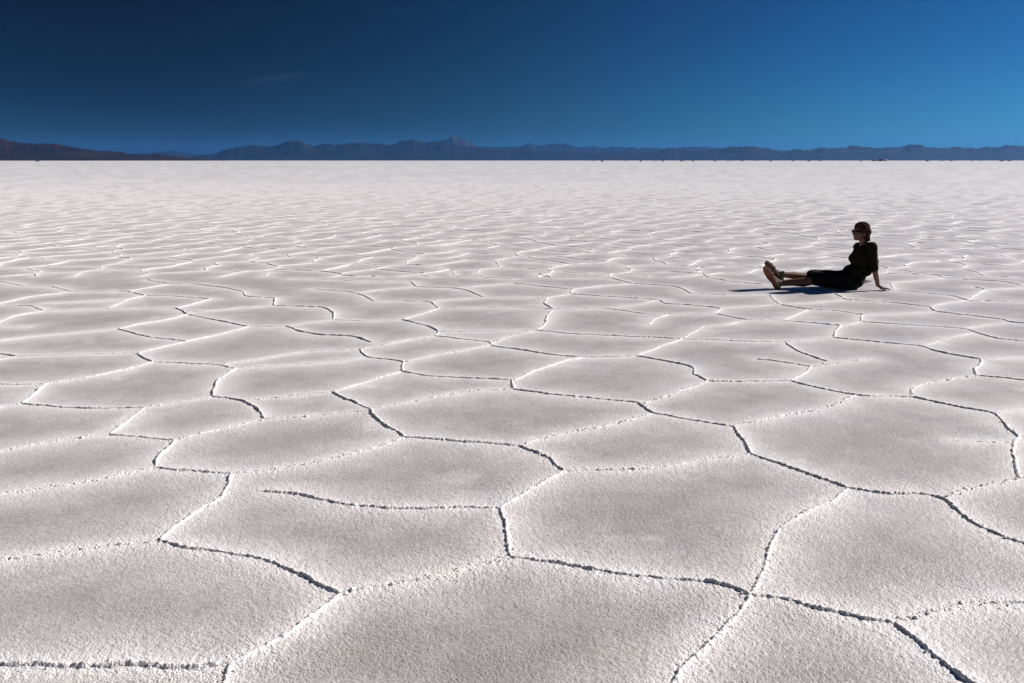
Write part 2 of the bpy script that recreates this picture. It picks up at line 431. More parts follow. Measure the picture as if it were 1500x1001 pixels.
def salt_material():
    m, t, b = new_mat('salt_crust')
    geo = N(t, 'ShaderNodeNewGeometry'); P = geo.outputs['Position']
    at = N(t, 'ShaderNodeAttribute', attribute_name='rim')
    def noise(scale, detail=3, rough=.5, vec=P):
        n = N(t, 'ShaderNodeTexNoise'); n.inputs['Scale'].default_value = scale; n.inputs['Detail'].default_value = detail
        n.inputs['Roughness'].default_value = rough; t.links.new(vec, n.inputs['Vector']); return n.outputs[0]
    big = noise(0.9, 3); mid = noise(5.0, 4, .6); spk = noise(120, 2); patch = noise(1.7, 4, .6); far = noise(0.02, 3)
    # whiteness: rims are fresh white salt, cell floors greyer, scattered white patches
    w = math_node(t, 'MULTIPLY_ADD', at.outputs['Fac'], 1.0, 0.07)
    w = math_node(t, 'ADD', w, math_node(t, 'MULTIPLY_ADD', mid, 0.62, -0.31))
    w = math_node(t, 'ADD', w, math_node(t, 'MULTIPLY_ADD', big, 0.5, -0.25))
    w = math_node(t, 'ADD', w, math_node(t, 'MULTIPLY', math_node(t, 'MULTIPLY_ADD', patch, 7.0, -4.3, clamp=True), 0.45))
    # grazing-light brightening of the distant salt, painted in as whiter colour along Y
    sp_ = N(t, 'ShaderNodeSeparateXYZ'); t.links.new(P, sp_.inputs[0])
    far_light = N(t, 'ShaderNodeMapRange'); far_light.interpolation_type = 'SMOOTHSTEP'; t.links.new(sp_.outputs[1], far_light.inputs[0])
    far_light.inputs[1].default_value = 2.5; far_light.inputs[2].default_value = 45; far_light.inputs[3].default_value = 0; far_light.inputs[4].default_value = 0.50
    w = math_node(t, 'ADD', w, far_light.outputs[0])
    w = math_node(t, 'ADD', w, math_node(t, 'MULTIPLY', far_light.outputs[0], math_node(t, 'MULTIPLY_ADD', noise(1.3, 5, .65), 4.0, -1.9)))
    w = math_node(t, 'ADD', w, math_node(t, 'MULTIPLY_ADD', noise(38, 3, .7), 0.55, -0.275))
    w = math_node(t, 'ADD', w, math_node(t, 'MULTIPLY_ADD', spk, 0.9, -0.45), clamp=True)
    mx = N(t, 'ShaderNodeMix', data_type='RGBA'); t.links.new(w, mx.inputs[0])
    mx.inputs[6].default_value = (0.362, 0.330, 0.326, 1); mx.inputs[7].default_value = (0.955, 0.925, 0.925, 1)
    # cream, tan and cool stains drifting over the crust
    hue = N(t, 'ShaderNodeValToRGB'); hr_ = hue.color_ramp
    hr_.elements[0].position = .34; hr_.elements[0].color = (.975, .985, 1, 1); hr_.elements[1].position = .68; hr_.elements[1].color = (1, .978, .955, 1)
    e_ = hr_.elements.new(.5); e_.color = (1, .985, .975, 1)
    t.links.new(noise(2.3, 4, .6), hue.inputs[0])
    hm = N(t, 'ShaderNodeMix', data_type='RGBA', blend_type='MULTIPLY'); hm.inputs[0].default_value = 1
    t.links.new(mx.outputs[2], hm.inputs[6]); t.links.new(hue.outputs[0], hm.inputs[7])
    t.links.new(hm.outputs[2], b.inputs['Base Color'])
    b.inputs['Roughness'].default_value = 0.52; b.inputs['Specular IOR Level'].default_value = 0.55
    b.inputs['Sheen Weight'].default_value = 0.35; b.inputs['Sheen Roughness'].default_value = 0.45; b.inputs['Sheen Tint'].default_value = (1, .98, .97, 1)
    # crystal grain
    vor = N(t, 'ShaderNodeTexVoronoi'); vor.inputs['Scale'].default_value = 120; t.links.new(P, vor.inputs['Vector'])
    h = math_node(t, 'ADD', math_node(t, 'MULTIPLY', noise(100, 3, .65), 1.0), math_node(t, 'MULTIPLY', vor.outputs['Distance'], -0.5))
    amp = math_node(t, 'MULTIPLY_ADD', at.outputs['Fac'], 0.6, 0.35)
    amp = math_node(t, 'ADD', amp, math_node(t, 'MULTIPLY_ADD', noise(1.6, 3, .6), 1.8, -0.75, clamp=True))
    h = math_node(t, 'ADD', math_node(t, 'MULTIPLY', h, amp), math_node(t, 'MULTIPLY', noise(26, 3, .7), 0.5))
    bp = N(t, 'ShaderNodeBump'); bp.inputs['Strength'].default_value = 1.0; bp.inputs['Distance'].default_value = 0.0056
    t.links.new(h, bp.inputs['Height']); t.links.new(bp.outputs[0], b.inputs['Normal'])
    return m
M_SALT = salt_material()

# ------------------------------------------------------------------ the salt flat: polar sheet plus raised ridges, one mesh
azd = np.linspace(-D2R(42), D2R(42), 1250)
azc1 = np.linspace(-math.pi, -D2R(42), 70)[:-1]; azc2 = np.linspace(D2R(42), math.pi, 70)[1:]
AZ = np.r_[azc1, azd, azc2[:-1]]
rad = [0.25, .6, 1.0, 1.4, 1.75]
r = 1.95
while r < 70:
    rad.append(r)
    step = (r * r + CAM_H ** 2) / (797 * CAM_H) * 0.8
    r += min(step, 0.028 if r < 14 else 9e9)
while r < 60000:
    rad.append(r); r *= 1.12
RAD = np.array(rad)
Rm, Am = np.meshgrid(RAD, AZ, indexing='ij')
X = (Rm * np.sin(Am)).ravel(); Y = (Rm * np.cos(Am)).ravel()
d = edge_dist(X, Y)
Z = base_z(X, Y, d)
nr, na = len(RAD), len(AZ)
I = np.arange(nr * na).reshape(nr, na)
In = np.roll(I, -1, axis=1)
Q = np.stack([I[:-1], In[:-1], In[1:], I[1:]], -1).reshape(-1, 4)[:, ::-1]
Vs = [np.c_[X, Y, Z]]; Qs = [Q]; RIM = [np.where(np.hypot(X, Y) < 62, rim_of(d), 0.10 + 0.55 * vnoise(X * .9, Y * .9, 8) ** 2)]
off = len(X)
# close the hole under the camera
ctr = np.array([[0, 0, 0.0]])
Vs.append(ctr); RIM.append(np.array([0.])); ci = off; off += 1
ring = I[0]; rn = np.roll(ring, -2)
Qs.append(np.stack([np.full(na // 2, ci), np.roll(ring, -2)[::2][:na // 2], np.roll(ring, -1)[::2][:na // 2], ring[::2][:na // 2]], -1))

US = np.array([-1.25, -.72, -.42, -.16, .12, .40, .74, 1.25]); PS = np.array([-.25, .28, .78, 1.0, .97, .72, .26, -.25])
for li, (P0, s, broken) in enumerate(LINES):
    dist = math.hypot(*P0[len(P0) // 2])
    step = 0.006 if dist < 5 else (0.009 if dist < 8 else (0.014 if dist < 12 else 0.03 if dist < 22 else (0.08 if dist < 45 else 0.3)))
    P, t = resample(P0, step); n = len(P)
    if n < 3: continue
    tg = np.gradient(P, axis=0); tg /= np.maximum(np.hypot(tg[:, 0], tg[:, 1])[:, None], 1e-9); nm = np.c_[-tg[:, 1], tg[:, 0]]
    endf = np.minimum(1, np.minimum(t, t[-1] - t) / 0.06 + 0.65)
    if dist < 25:
        lat = (fbm(t * 9, np.full(n, li * 3.1), 31, 3, .55) - .5) * 0.030 * np.minimum(1, np.minimum(t, t[-1] - t) / 0.15)
        P = P + nm * lat[:, None]
    a_ = fbm(t * 6, np.full(n, li * 7.7), 41, 2); b_ = vnoise(t * 45, np.full(n, li * 5.1), 43); c_ = vnoise(t * 100, np.full(n, li * 2.3), 44)
    hgt = 0.0096 * s * (0.58 + 0.72 * a_) * (0.66 + 0.42 * b_ + 0.30 * c_)
    wid = 0.0120 * (0.65 + 0.4 * s) * (0.65 + 0.5 * a_ + 0.35 * b_)
    if broken:
        gate = np.clip((vnoise(t * 20, np.full(n, li * 9.9), 45) * .6 + vnoise(t * 5, np.full(n, li * 4.4), 46) * .6 - 0.30) * 3.2, 0.26, 1)
        hgt *= gate * 0.9
    if dist > 12: hgt *= max(0.30, 1 - (dist - 12) / 80)
    hgt *= endf
    K = len(US) if dist < 25 else 5
    us, ps = (US, PS) if dist < 25 else (np.array([-1.2, -.5, 0, .5, 1.2]), np.array([-.2, .75, 1, .75, -.2]))
    XX = P[:, 0][:, None] + nm[:, 0][:, None] * wid[:, None] * us
    YY = P[:, 1][:, None] + nm[:, 1][:, None] * wid[:, None] * us
    bz = base_z(P[:, 0], P[:, 1], np.zeros(n))
    ZZ = bz[:, None] + hgt[:, None] * ps - 0.002
    if dist < 14:
        jt = (vnoise(XX * 150, YY * 150, 51) - .5); jt2 = (vnoise(XX * 150 + 99, YY * 150, 52) - .5)
        ZZ = ZZ + jt * 0.0065 * (ps > 0); XX = XX + jt2 * 0.006; YY = YY + (vnoise(XX * 170, YY * 170 + 50, 53) - .5) * 0.006
    idx = off + np.arange(n * K).reshape(n, K)
    q_ = np.stack([idx[:-1, :-1], idx[1:, :-1], idx[1:, 1:], idx[:-1, 1:]], -1).reshape(-1, 4)[:, ::-1]
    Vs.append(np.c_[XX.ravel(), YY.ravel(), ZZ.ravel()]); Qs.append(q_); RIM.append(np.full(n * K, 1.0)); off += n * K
# crumbs of salt lying along the nearer ridges
cube = np.array([(-1,-1,-1),(1,-1,-1),(1,1,-1),(-1,1,-1),(-1,-1,1),(1,-1,1),(1,1,1),(-1,1,1)], float) * .62
cubeF = np.array([(0,3,2,1),(4,5,6,7),(0,1,5,4),(1,2,6,5),(2,3,7,6),(3,0,4,7)])
for P0, s, broken in LINES:
    dist = math.hypot(*P0[len(P0) // 2])
    if dist > 8 or P0[:, 1].min() < 1.2: continue
    P, t = resample(P0, 0.006 if broken else 0.011)
    n = len(P); sel = RNG.random(n) < (.45 if broken else .15); P = P[sel]; n = len(P)
    if n == 0: continue
    P = P + RNG.normal(0, 0.011 if broken else 0.010, (n, 2))
    sz = np.exp(RNG.normal(math.log(0.0038), .38, n)).clip(.0015, .0085)
    dz = base_z(P[:, 0], P[:, 1], edge_dist(P[:, 0], P[:, 1]))
    rot = RNG.normal(size=(n, 3, 3)); qr = np.linalg.qr(rot)[0]
    vv_ = np.einsum('nij,kj->nki', qr, cube) * sz[:, None, None] * (1 + .25 * RNG.normal(size=(n, 8, 1)))
    vv_[:, :, 0] += P[:, 0][:, None]; vv_[:, :, 1] += P[:, 1][:, None]; vv_[:, :, 2] += (dz + sz * .35)[:, None]
    Vs.append(vv_.reshape(-1, 3)); Qs.append((off + np.arange(n)[:, None, None] * 8 + cubeF[None]).reshape(-1, 4)); RIM.append(np.ones(n * 8)); off += n * 8
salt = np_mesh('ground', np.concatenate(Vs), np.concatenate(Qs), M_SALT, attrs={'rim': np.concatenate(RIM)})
tag(salt, 'white salt flat broken into raised polygon ridges', None, None, 'structure')
print('ground verts', off, 'lines', len(LINES))

# ------------------------------------------------------------------ mountains
def rock_mat(name, c0, c1):
    m, t, b = new_mat(name)
    geo = N(t, 'ShaderNodeNewGeometry'); n = N(t, 'ShaderNodeTexNoise'); n.inputs['Scale'].default_value = 0.0022; n.inputs['Detail'].default_value = 7
    n.inputs['Roughness'].default_value = .62
    t.links.new(geo.outputs['Position'], n.inputs['Vector'])
    r_ = N(t, 'ShaderNodeValToRGB'); r_.color_ramp.elements[0].position = .36; r_.color_ramp.elements[1].position = .66
    r_.color_ramp.elements[0].color = (*c0, 1); r_.color_ramp.elements[1].color = (*c1, 1)
    t.links.new(n.outputs[0], r_.inputs[0]); t.links.new(r_.outputs[0], b.inputs['Base Color']); b.inputs['Roughness'].default_value = .95
    b.inputs['Specular IOR Level'].default_value = 0.1
    return m
def mountain(name, prof, Y0, depth, mat, seed, label, rough=1.0, nx=700, nd=40):
    px = np.array([p[0] for p in prof], float); py = np.array([p[1] for p in prof], float)
    u = np.linspace(px[0], px[-1], nx); yy = np.interp(u, px, py)
    yy = yy - np.clip((235.3 - yy) / 6, 0, 1) * ((fbm(u / 9, u * 0 + seed, seed + 40, 4, .6) - .5) * 3.2)
    V = []
    vs = np.linspace(0, 1, nd)
    kk = (u - CX) / (F * math.cos(PITCH) + (CY - 235.3) * math.sin(PITCH))        # tan of azimuth at the horizon
    H = (235.3 - yy) / F / math.cos(PITCH) ** 2 * (Y0 + depth * .5) * np.ones(nx)
    uu, vv = np.meshgrid(u, vs, indexing='ij')
    crest = 0.5 + 0.18 * (fbm(uu * .02, uu * 0, seed, 3) - .5)
    dist = Y0 + vv * depth
    Xw = kk[:, None] * dist
    s = 1 - np.abs(vv - crest) / np.where(vv < crest, crest, 1 - crest)
    n1 = fbm(Xw / (900 * rough), dist / (900 * rough), seed + 5, 5, .55)
    rid = 1 - np.abs(2 * fbm(Xw / (600 * rough), dist / (1700 * rough), seed + 9, 4, .5) - 1)
    shape = np.clip(s, 0, 1) ** 1.15
    body = shape * (1 - (1 - shape) * (0.95 * rid - 0.25)) + (n1 - .5) * .45 * shape * (1 - shape) * 2
    Zw = H[:, None] * body
    Zw += (90 * (fbm(Xw / 420, dist / 420, seed + 20, 4, .6) - .5) + H[:, None] * .10 * (fbm(Xw / 150, dist / 300, seed + 25, 3) - .5)) * shape * np.clip(H[:, None] / 200, 0, 1)
    Zw = np.where((vv == 0) | (vv == 1), -8.0, Zw)
    idx = np.arange(nx * nd).reshape(nx, nd)
    Qm = np.stack([idx[:-1, :-1], idx[1:, :-1], idx[1:, 1:], idx[:-1, 1:]], -1).reshape(-1, 4)
    o = np_mesh(name, np.c_[Xw.ravel(), dist.ravel(), Zw.ravel()], Qm, mat)
    tag(o, label, None, None, 'structure'); return o
M_BROWN = rock_mat('brown_rock', (.012, .007, .009), (.034, .018, .018))
M_ROCK = rock_mat('grey_rock', (.004, .006, .009), (.022, .020, .024))
M_PEAK = rock_mat('pale_rock', (.022, .018, .022), (.055, .042, .044))
mountain('hills', [(-420,214),(-300,205),(-200,199),(-120,202),(-50,201),(0,205),(33,210),(60,211.5),(83,214),(110,217),(133,219.5),(160,222.5),(185,225),(207,226.5),(240,228),(275,231),(300,233),(330,235.3)],
         8200, 3200, M_BROWN, 3, 'brown hills sloping down from the left edge', 1.0)
mountain('hills', [(150,235),(190,229),(213,225.5),(235,223),(253,221.5),(270,224),(290,228),(320,231),(345,235)],
         26000, 3500, M_ROCK, 13, 'low faint hills between the brown hills and the blue mountains', 2)
mountain('mountains', [(270,235),(287,229),(300,228),(315,227),(327,223),(337,220),(347,217),(357,216.5),(367,215),(380,216),(393,216.5),(403,215),(413,213),(422,211.5),(430,210),(443,211),(455,213.5),(467,215),(480,214),(500,213),(515,212.5),(533,211),(553,212),(570,214),(578,212.5),(587,210),(596,208.5),(605,206.3),(612,208),(620,210),(635,210.5),(647,210),(660,211.5),(680,215),(700,219),(727,221),(760,219.5),(790,221),(830,223),(870,225),(900,226),(930,231),(950,235)],
         17000, 4000, M_ROCK, 23, 'dark blue mountains left of and below the rounded peak', 1.7)
mountain('peak', [(610,235),(625,220),(640,213),(650,208),(657,205),(663,204.0),(670,204.6),(677,205.5),(684,208),(690,210.5),(700,216),(710,220),(725,228),(735,235)],
         24500, 4500, M_PEAK, 33, 'pale rounded peak above the blue mountains', 2.0, 300)
mountain('mountains', [(680,235),(700,217.5),(727,217),(745,216.5),(760,215),(777,213),(793,214),(810,213),(822,213.5),(833,214),(843,217),(863,216),(880,217.5),(900,217),(930,218),(967,218),(985,217.5),(1000,217),(1030,218),(1060,219),(1100,220),(1150,221.5),(1200,225),(1230,235)],
         25500, 4500, M_ROCK, 43, 'faint far mountains right of the rounded peak', 2.2)
mountain('mountains', [(860,235),(900,226),(940,224),(975,222),(1010,222),(1030,221),(1053,219),(1067,217),(1080,217.5),(1093,216),(1103,217),(1113,218),(1133,220.5),(1150,221.5),(1160,221),(1167,219),(1187,220),(1203,217),(1213,219),(1235,217.5),(1250,215),(1263,218),(1280,218),(1300,217),(1318,216),(1333,214),(1350,216),(1373,218),(1400,217),(1413,219),(1432,218),(1450,218),(1462,216),(1473,214),(1493,216),(1530,218),(1580,215),(1650,216),(1720,212),(1800,218),(1900,214)],
         15500, 4000, M_ROCK, 53, 'dark blue mountain range along the right horizon', 1.6, 900)

# ------------------------------------------------------------------ haze
M_HAZE = bpy.data.materials.new('haze'); M_HAZE.use_nodes = True
t = M_HAZE.node_tree; t.nodes.clear()
ho = N(t, 'ShaderNodeOutputMaterial'); hv = N(t, 'ShaderNodeVolumePrincipled')
hv.inputs['Color'].default_value = (0.06, 0.22, 0.54, 1); hv.inputs['Density'].default_value = 2.2e-5
hv.inputs['Anisotropy'].default_value = 0.42
t.links.new(hv.outputs[0], ho.inputs['Volume'])
def box_vf(x0, x1, y0, y1, z0, z1):
    v = [(x, y, z) for x in (x0, x1) for y in (y0, y1) for z in (z0, z1)]
    f = [(0, 1, 3, 2), (4, 6, 7, 5), (0, 4, 5, 1), (2, 3, 7, 6), (0, 2, 6, 4), (1, 5, 7, 3)]
    return v, f
hz = link_mesh('haze', *box_vf(-65000, 65000, -65000, 65000, -12, 1100), M_HAZE, smooth=False)
tag(hz, 'thin blue air haze over the salt flat', None, None, 'stuff')

# ------------------------------------------------------------------ things along the far edge of the salt
M_MOUND = simple_mat('dark_salt_mud', (.075, .062, .06), .95, .4, 2.0)
def mound_mesh(seed):
    rnd = np.random.default_rng(seed); V = []; nr_, ns = 9, 22
    for i in range(nr_):
        f = i / (nr_ - 1)
        for k in range(ns):
            a = 2 * math.pi * k / ns
            rr = (1 - f) * (1 + .25 * math.sin(2 * a + seed) + .13 * math.sin(5 * a + 2 * seed)) + .0
            z = math.sin(f * math.pi / 2) ** .8 * (1 + .12 * math.sin(3 * a + seed)) - .06
            V.append((rr * math.cos(a) + rnd.normal(0, .03), rr * math.sin(a) * .7 + rnd.normal(0, .03), z + rnd.normal(0, .03)))
    Fc = [(i * ns + k, i * ns + (k + 1) % ns, (i + 1) * ns + (k + 1) % ns, (i + 1) * ns + k) for i in range(nr_ - 1) for k in range(ns)]
    Fc.append(tuple((nr_ - 1) * ns + k for k in range(ns)))
    return V, Fc
mp = [link_mesh('dark_mound', *mound_mesh(s), M_MOUND) for s in (1, 2, 3)]
# x in the photo, width in px, base y, height px, big?
MO = [(55,5.5,236.7,1.5,1),(882,3.6,237.0,1.9,1),(938.5,3.0,237.0,1.9,1),(970.5,2.8,236.9,1.7,1),(998,3.2,236.7,1.8,1),(1015,2.6,236.9,1.8,1),(1047,3.0,236.6,1.7,1),
      (1087,3.2,236.5,1.5,1),(1129,3.2,236.5,1.5,1),(1161.5,3.2,236.5,1.3,1),(1184.5,4.2,236.5,1.3,1),(1201,4.5,236.2,.9,1),(1261,2.8,236.5,1.5,1),(1358,3.5,236.5,2.0,1),(1393,3.0,236.2,1.5,1),(1423,2.6,236.3,1.3,1),(1437,2.2,236.1,1.0,1),(1467.5,6.0,236.3,1.6,1),(1478,5.5,236.3,1.3,1),
      (868,1.4,236.4,1,0),(872,1.4,236.3,1,0),(914.5,1.6,236.4,1,0),(918.5,1.4,236.3,1,0),(956.5,1.6,236.4,1,0),(960,1.4,236.4,1,0),(1003,1.5,236.5,1.2,0),
      (1066,1.6,236.6,1.2,0),(1070,1.4,236.4,1,0),(1073.5,1.3,236.4,1,0),(1105.5,1.6,236.3,.9,0),(1109.5,1.4,236.3,.9,0),(1362.5,1.3,236.0,1.2,0),(1378,2.2,236.1,1.2,0),(1381.5,1.8,236.1,1.3,0),(1398,2.2,236.0,1.0,0)]
ORD = ['second','third','fourth','fifth','sixth','seventh','eighth','ninth','tenth','eleventh']
bl = ['low dark mound alone on the horizon below the brown hills at left',
      'leftmost of the larger dark mounds below the blue mountains, right of the rounded peak'] + \
     ['%s larger dark mound on the far salt, counted rightwards from right of the peak' % o_ for o_ in ORD[:10]] + \
     ['dark mound alone on the horizon just left of the parked lorries', 'tallest dark mound on the horizon, first one right of the lorries',
      'second larger dark mound on the horizon right of the lorries', 'third larger dark mound on the horizon right of the lorries', 'fourth and smallest larger dark mound on the horizon right of the lorries',
      'widest dark mound, last but one towards the right edge', 'long flat dark mound on the horizon nearest the right edge']
bi = 0; used_m = set()
for k, (x, w_, by, hp, big) in enumerate(MO):
    Dg = ground(x, by)[1]
    src = mp[k % 3]
    o = src if (k % 3) not in used_m else src.copy()
    if o is not src: COL.objects.link(o)
    used_m.add(k % 3)
    c = math.cos(PITCH); sc_ = Dg / (F * c) * c
    o.location = (at_y(x, by, Dg).x, Dg, 0)
    mpp = (Dg * math.cos(PITCH)) / F
    o.scale = (w_ * .5 * mpp, w_ * .5 * mpp, hp * .95 * mpp)
    o.rotation_euler = (0, 0, 0)
    if big: tag(o, bl[bi], 'mound', 'dark mounds along the far edge of the salt'); bi += 1
    else: tag(o, 'tiny dark speck of a mound near the horizon beside a larger one', 'mound', 'small dark mounds along the far edge of the salt')

M_DARKP = simple_mat('dark_paint', (.03, .03, .035), .45, .2, 3); M_PALEP = simple_mat('pale_tarpaulin', (.62, .60, .58), .7, .1, 1.5)
M_GREYP = simple_mat('grey_tarpaulin', (.28, .28, .30), .7, .1, 1.5); M_TYRE = simple_mat('tyre_rubber', (.02, .02, .02), .9, .2, 10)
M_GLASS = simple_mat('dark_glass', (.015, .018, .02), .08, .1, 3, spec=.8)
import bmesh
def bev_box(name, x0, x1, y0, y1, z0, z1, mat, parent, bev=.05, taper=0):
    v, f = box_vf(x0, x1, y0, y1, z0, z1)
    if taper: v = [(x + (taper if (x == x0 and z == z1) else 0), y, z) for x, y, z in v]
    bm = bmesh.new(); bvs = [bm.verts.new(p) for p in v]; [bm.faces.new([bvs[i] for i in q_]) for q_ in f]
    bmesh.ops.recalc_face_normals(bm, faces=bm.faces)
    if bev: bmesh.ops.bevel(bm, geom=list(bm.edges), offset=bev, segments=2, affect='EDGES')
    me = bpy.data.meshes.new(name); bm.to_mesh(me); bm.free(); me.materials.append(mat)
    o = bpy.data.objects.new(name, me); COL.objects.link(o); o.parent = parent
    return o
def lorry(x, by, label, boxmat, boxlen, hgt):
    Dg = ground(x, by)[1]
    e = bpy.data.objects.new('lorry', None); COL.objects.link(e); e.location = (at_y(x, by, Dg).x, Dg, 0)
    tag(e, label, 'lorry', 'lorries parked on the far salt')
    L = boxlen
    bev_box('cab', -L / 2 - 2.3, -L / 2 - .1, -1.2, 1.2, .55, hgt * .86, M_DARKP, e, .12, .5)
    bev_box('window', -L / 2 - 1.5, -L / 2 - .5, -1.225, -1.19, hgt * .52, hgt * .76, M_GLASS, e, 0)
    bev_box('windscreen', -L / 2 - 2.14, -L / 2 - 2.0, -1.0, 1.0, hgt * .52, hgt * .70, M_GLASS, e, 0)
    bev_box('chassis', -L / 2 - 2.2, L / 2, -1.0, 1.0, .55, .85, M_DARKP, e, .03)
    bev_box('cargo_box', -L / 2, L / 2, -1.25, 1.25, .87, hgt, boxmat, e, .08)
    for wx in (-L / 2 - 1.3, L / 2 - 1.0, L / 2 - 2.3):
        for wy in (-1.05, 1.05):
            bm = bmesh.new(); bmesh.ops.create_cone(bm, cap_ends=True, segments=20, radius1=.52, radius2=.52, depth=.32)
            bmesh.ops.bevel(bm, geom=[ed for ed in bm.edges if len(ed.link_faces) == 2 and ed.calc_face_angle() > .8], offset=.05, segments=2, affect='EDGES')
            me = bpy.data.meshes.new('wheel'); bm.to_mesh(me); bm.free(); me.materials.append(M_TYRE)
            o = bpy.data.objects.new('wheel', me); COL.objects.link(o); o.parent = e; o.location = (wx, wy, .52); o.rotation_euler = (math.pi / 2, 0, 0)
    return e
lorry(1281.5, 236.5, 'dark lorry with a grey load, leftmost of three on the horizon', M_GREYP, 6.5, 3.9)
lorry(1289.5, 236.5, 'all dark lorry in the middle of three on the horizon', M_DARKP, 5.5, 4.0)
lorry(1297.5, 236.5, 'dark lorry with a white load, rightmost of three on the horizon', M_PALEP, 6.0, 3.8)

# ------------------------------------------------------------------ the seated person
M_SKIN = simple_mat('skin', (.17, .07, .042), .55, .08, 20)
M_SHIRT = simple_mat('olive_black_cotton', (.008, .007, .003), .9, .25, 60, .4, spec=.2)
M_SKIRT = simple_mat('black_cotton', (.003, .003, .004), .95, .3, 60, .4, spec=.2)
M_HAIR = simple_mat('brown_hair', (.040, .011, .005), .7, .45, 90, .6, spec=.15)
M_LENS = simple_mat('dark_lens', (.008, .008, .01), .12, .1, 5)
M_SHOE = simple_mat('grey_shoe_mesh', (.07, .065, .055), .8, .2, 60, .3)
M_SOLE = simple_mat('orange_rubber', (.17, .050, .018), .6, .35, 22)
M_TREAD = simple_mat('green_grey_rubber', (.05, .055, .03), .7, .3, 30)
M_STRIPE = simple_mat('red_rubber', (.28, .025, .03), .6, .2, 30)
M_SHOE_W = simple_mat('pale_shoe_trim', (.13, .11, .085), .7, .1, 30)

PY = ground(1255, 425)[1]           # depth of the seat
class Blob:
    def __init__(s): s.V = []; s.F = []
    def cone(s, a, b, ra, rb, n=20, flat=None):
        a = Vector(a); b = Vector(b); ax = (b - a); L = ax.length
        if L < 1e-6: L = 1e-6; ax = Vector((0, 0, 1e-6))
        ax = ax / L; qn = ax.to_track_quat('Z', 'Y').to_matrix()
        base = len(s.V); rings = []
        for k in range(7):                   # cap a
            th = math.pi / 2 * k / 6; rings.append((-ra * math.cos(th), ra * math.sin(th)))
        for k in range(1, 7):
            rings.append((L * k / 7, ra + (rb - ra) * k / 7))
        for k in range(7):
            th = math.pi / 2 * k / 6; rings.append((L + rb * math.sin(th), rb * math.cos(th)))
        for z, r_ in rings:
            for i in range(n):
                an = 2 * math.pi * i / n; v = Vector((math.cos(an) * max(r_, 1e-4), math.sin(an) * max(r_, 1e-4), z))
                v = qn @ v
                if flat:                      # squash about a direction
                    dn, k_ = flat; dn = Vector(dn).normalized(); v = v - dn * (v.dot(dn) * (1 - k_))
                s.V.append(a + v)
        m = len(rings)
        for k in range(m - 1):
            for i in range(n):
                s.F.append((base + k * n + i, base + k * n + (i + 1) % n, base + (k + 1) * n + (i + 1) % n, base + (k + 1) * n + i))
        s.F.append(tuple(base + i for i in range(n))[::-1]); s.F.append(tuple(base + (m - 1) * n + i for i in range(n)))
        return s
    def ell(s, c, r_, rot=None, n=24):
        c = Vector(c); base = len(s.V); rot = rot or Matrix.Identity(3)
        for k in range(n // 2 + 1):
            th = math.pi * k / (n // 2)
            for i in range(n):
                an = 2 * math.pi * i / n
                s.V.append(c + rot @ Vector((r_[0] * max(math.sin(th), 1e-4) * math.cos(an), r_[1] * max(math.sin(th), 1e-4) * math.sin(an), r_[2] * math.cos(th))))
        for k in range(n // 2):
            for i in range(n):
                s.F.append((base + k * n + i, base + (k + 1) * n + i, base + (k + 1) * n + (i + 1) % n, base + k * n + (i + 1) % n))
        s.F.append(tuple(base + i for i in range(n))); s.F.append(tuple(base + (n // 2) * n + i for i in range(n))[::-1])
        return s
    def chain(s, pts_, rs, **kw):
        for i in range(len(pts_) - 1): s.cone(pts_[i], pts_[i + 1], rs[i], rs[i + 1], **kw)
        return s
    def build(s, name, mat, voxel, smooth=6, parent=None, disp=None):
        me = bpy.data.meshes.new(name); me.from_pydata([tuple(v) for v in s.V], [], s.F); me.update()
        o = bpy.data.objects.new(name, me); COL.objects.link(o)
        md = o.modifiers.new('r', 'REMESH'); md.mode = 'VOXEL'; md.voxel_size = voxel
        if smooth: ms = o.modifiers.new('s', 'SMOOTH'); ms.iterations = smooth; ms.factor = .5
        dg = bpy.context.evaluated_depsgraph_get(); nm = bpy.data.meshes.new_from_object(o.evaluated_get(dg))
        o.modifiers.clear(); o.data = nm; nm.name = name; nm.materials.clear(); nm.materials.append(mat)
        if disp:
            co = np.empty(len(nm.vertices) * 3, np.float32); nm.vertices.foreach_get('co', co); co = co.reshape(-1, 3)
            no = np.empty(len(nm.vertices) * 3, np.float32); nm.vertices.foreach_get('normal', no); no = no.reshape(-1, 3)
            co = disp(co, no); nm.vertices.foreach_set('co', np.ascontiguousarray(co, np.float32).ravel()); nm.update()
        nm.polygons.foreach_set('use_smooth', [True] * len(nm.polygons))
        if parent: o.parent = parent
        return o
def J(px, py, dy=0.0): return at_y(px, py, PY + dy)     # a joint at photo pixel, dy metres behind the seat's plane

# joints (near side = her left)
pelvis = J(1250, 411, 0.16)
hipN = J(1245, 413, 0.07); hipF = J(1243, 409.5, 0.26)
kneeN = J(1190, 411, 0.03); kneeF = J(1187, 406, 0.22)
ankN = J(1142, 415.5, 0.08); ankF = J(1146, 402.5, 0.15)
waist = J(1257, 396, 0.17); chest = J(1262, 376, 0.18); neck0 = J(1266, 361, 0.18); neck1 = J(1264, 352, 0.18)
shN = J(1277.5, 361.5, 0.01); shF = J(1257, 362, 0.36)
elN = J(1280.5, 392, -0.03); wrN = J(1286, 418, -0.02)
wrF = J(1264, 412, 0.60); elF = J(1266, 388, 0.50)
wrF.z = 0.045; wrN.z = max(wrN.z, .05)
FWD = Vector((-math.cos(D2R(16)), -math.sin(D2R(16)), 0))          # where the face looks: left, turned a little to the camera
SIDE = Vector((0, 0, 1)).cross(FWD).normalized(); UP = Vector((0, 0, 1))
headc = J(1260.5, 341, 0.18)
Rh = Matrix((FWD, SIDE, UP)).transposed()                # columns: forward, side, up
Rt = Matrix.Rotation(D2R(-4), 3, SIDE); Rh = Rt @ Rh
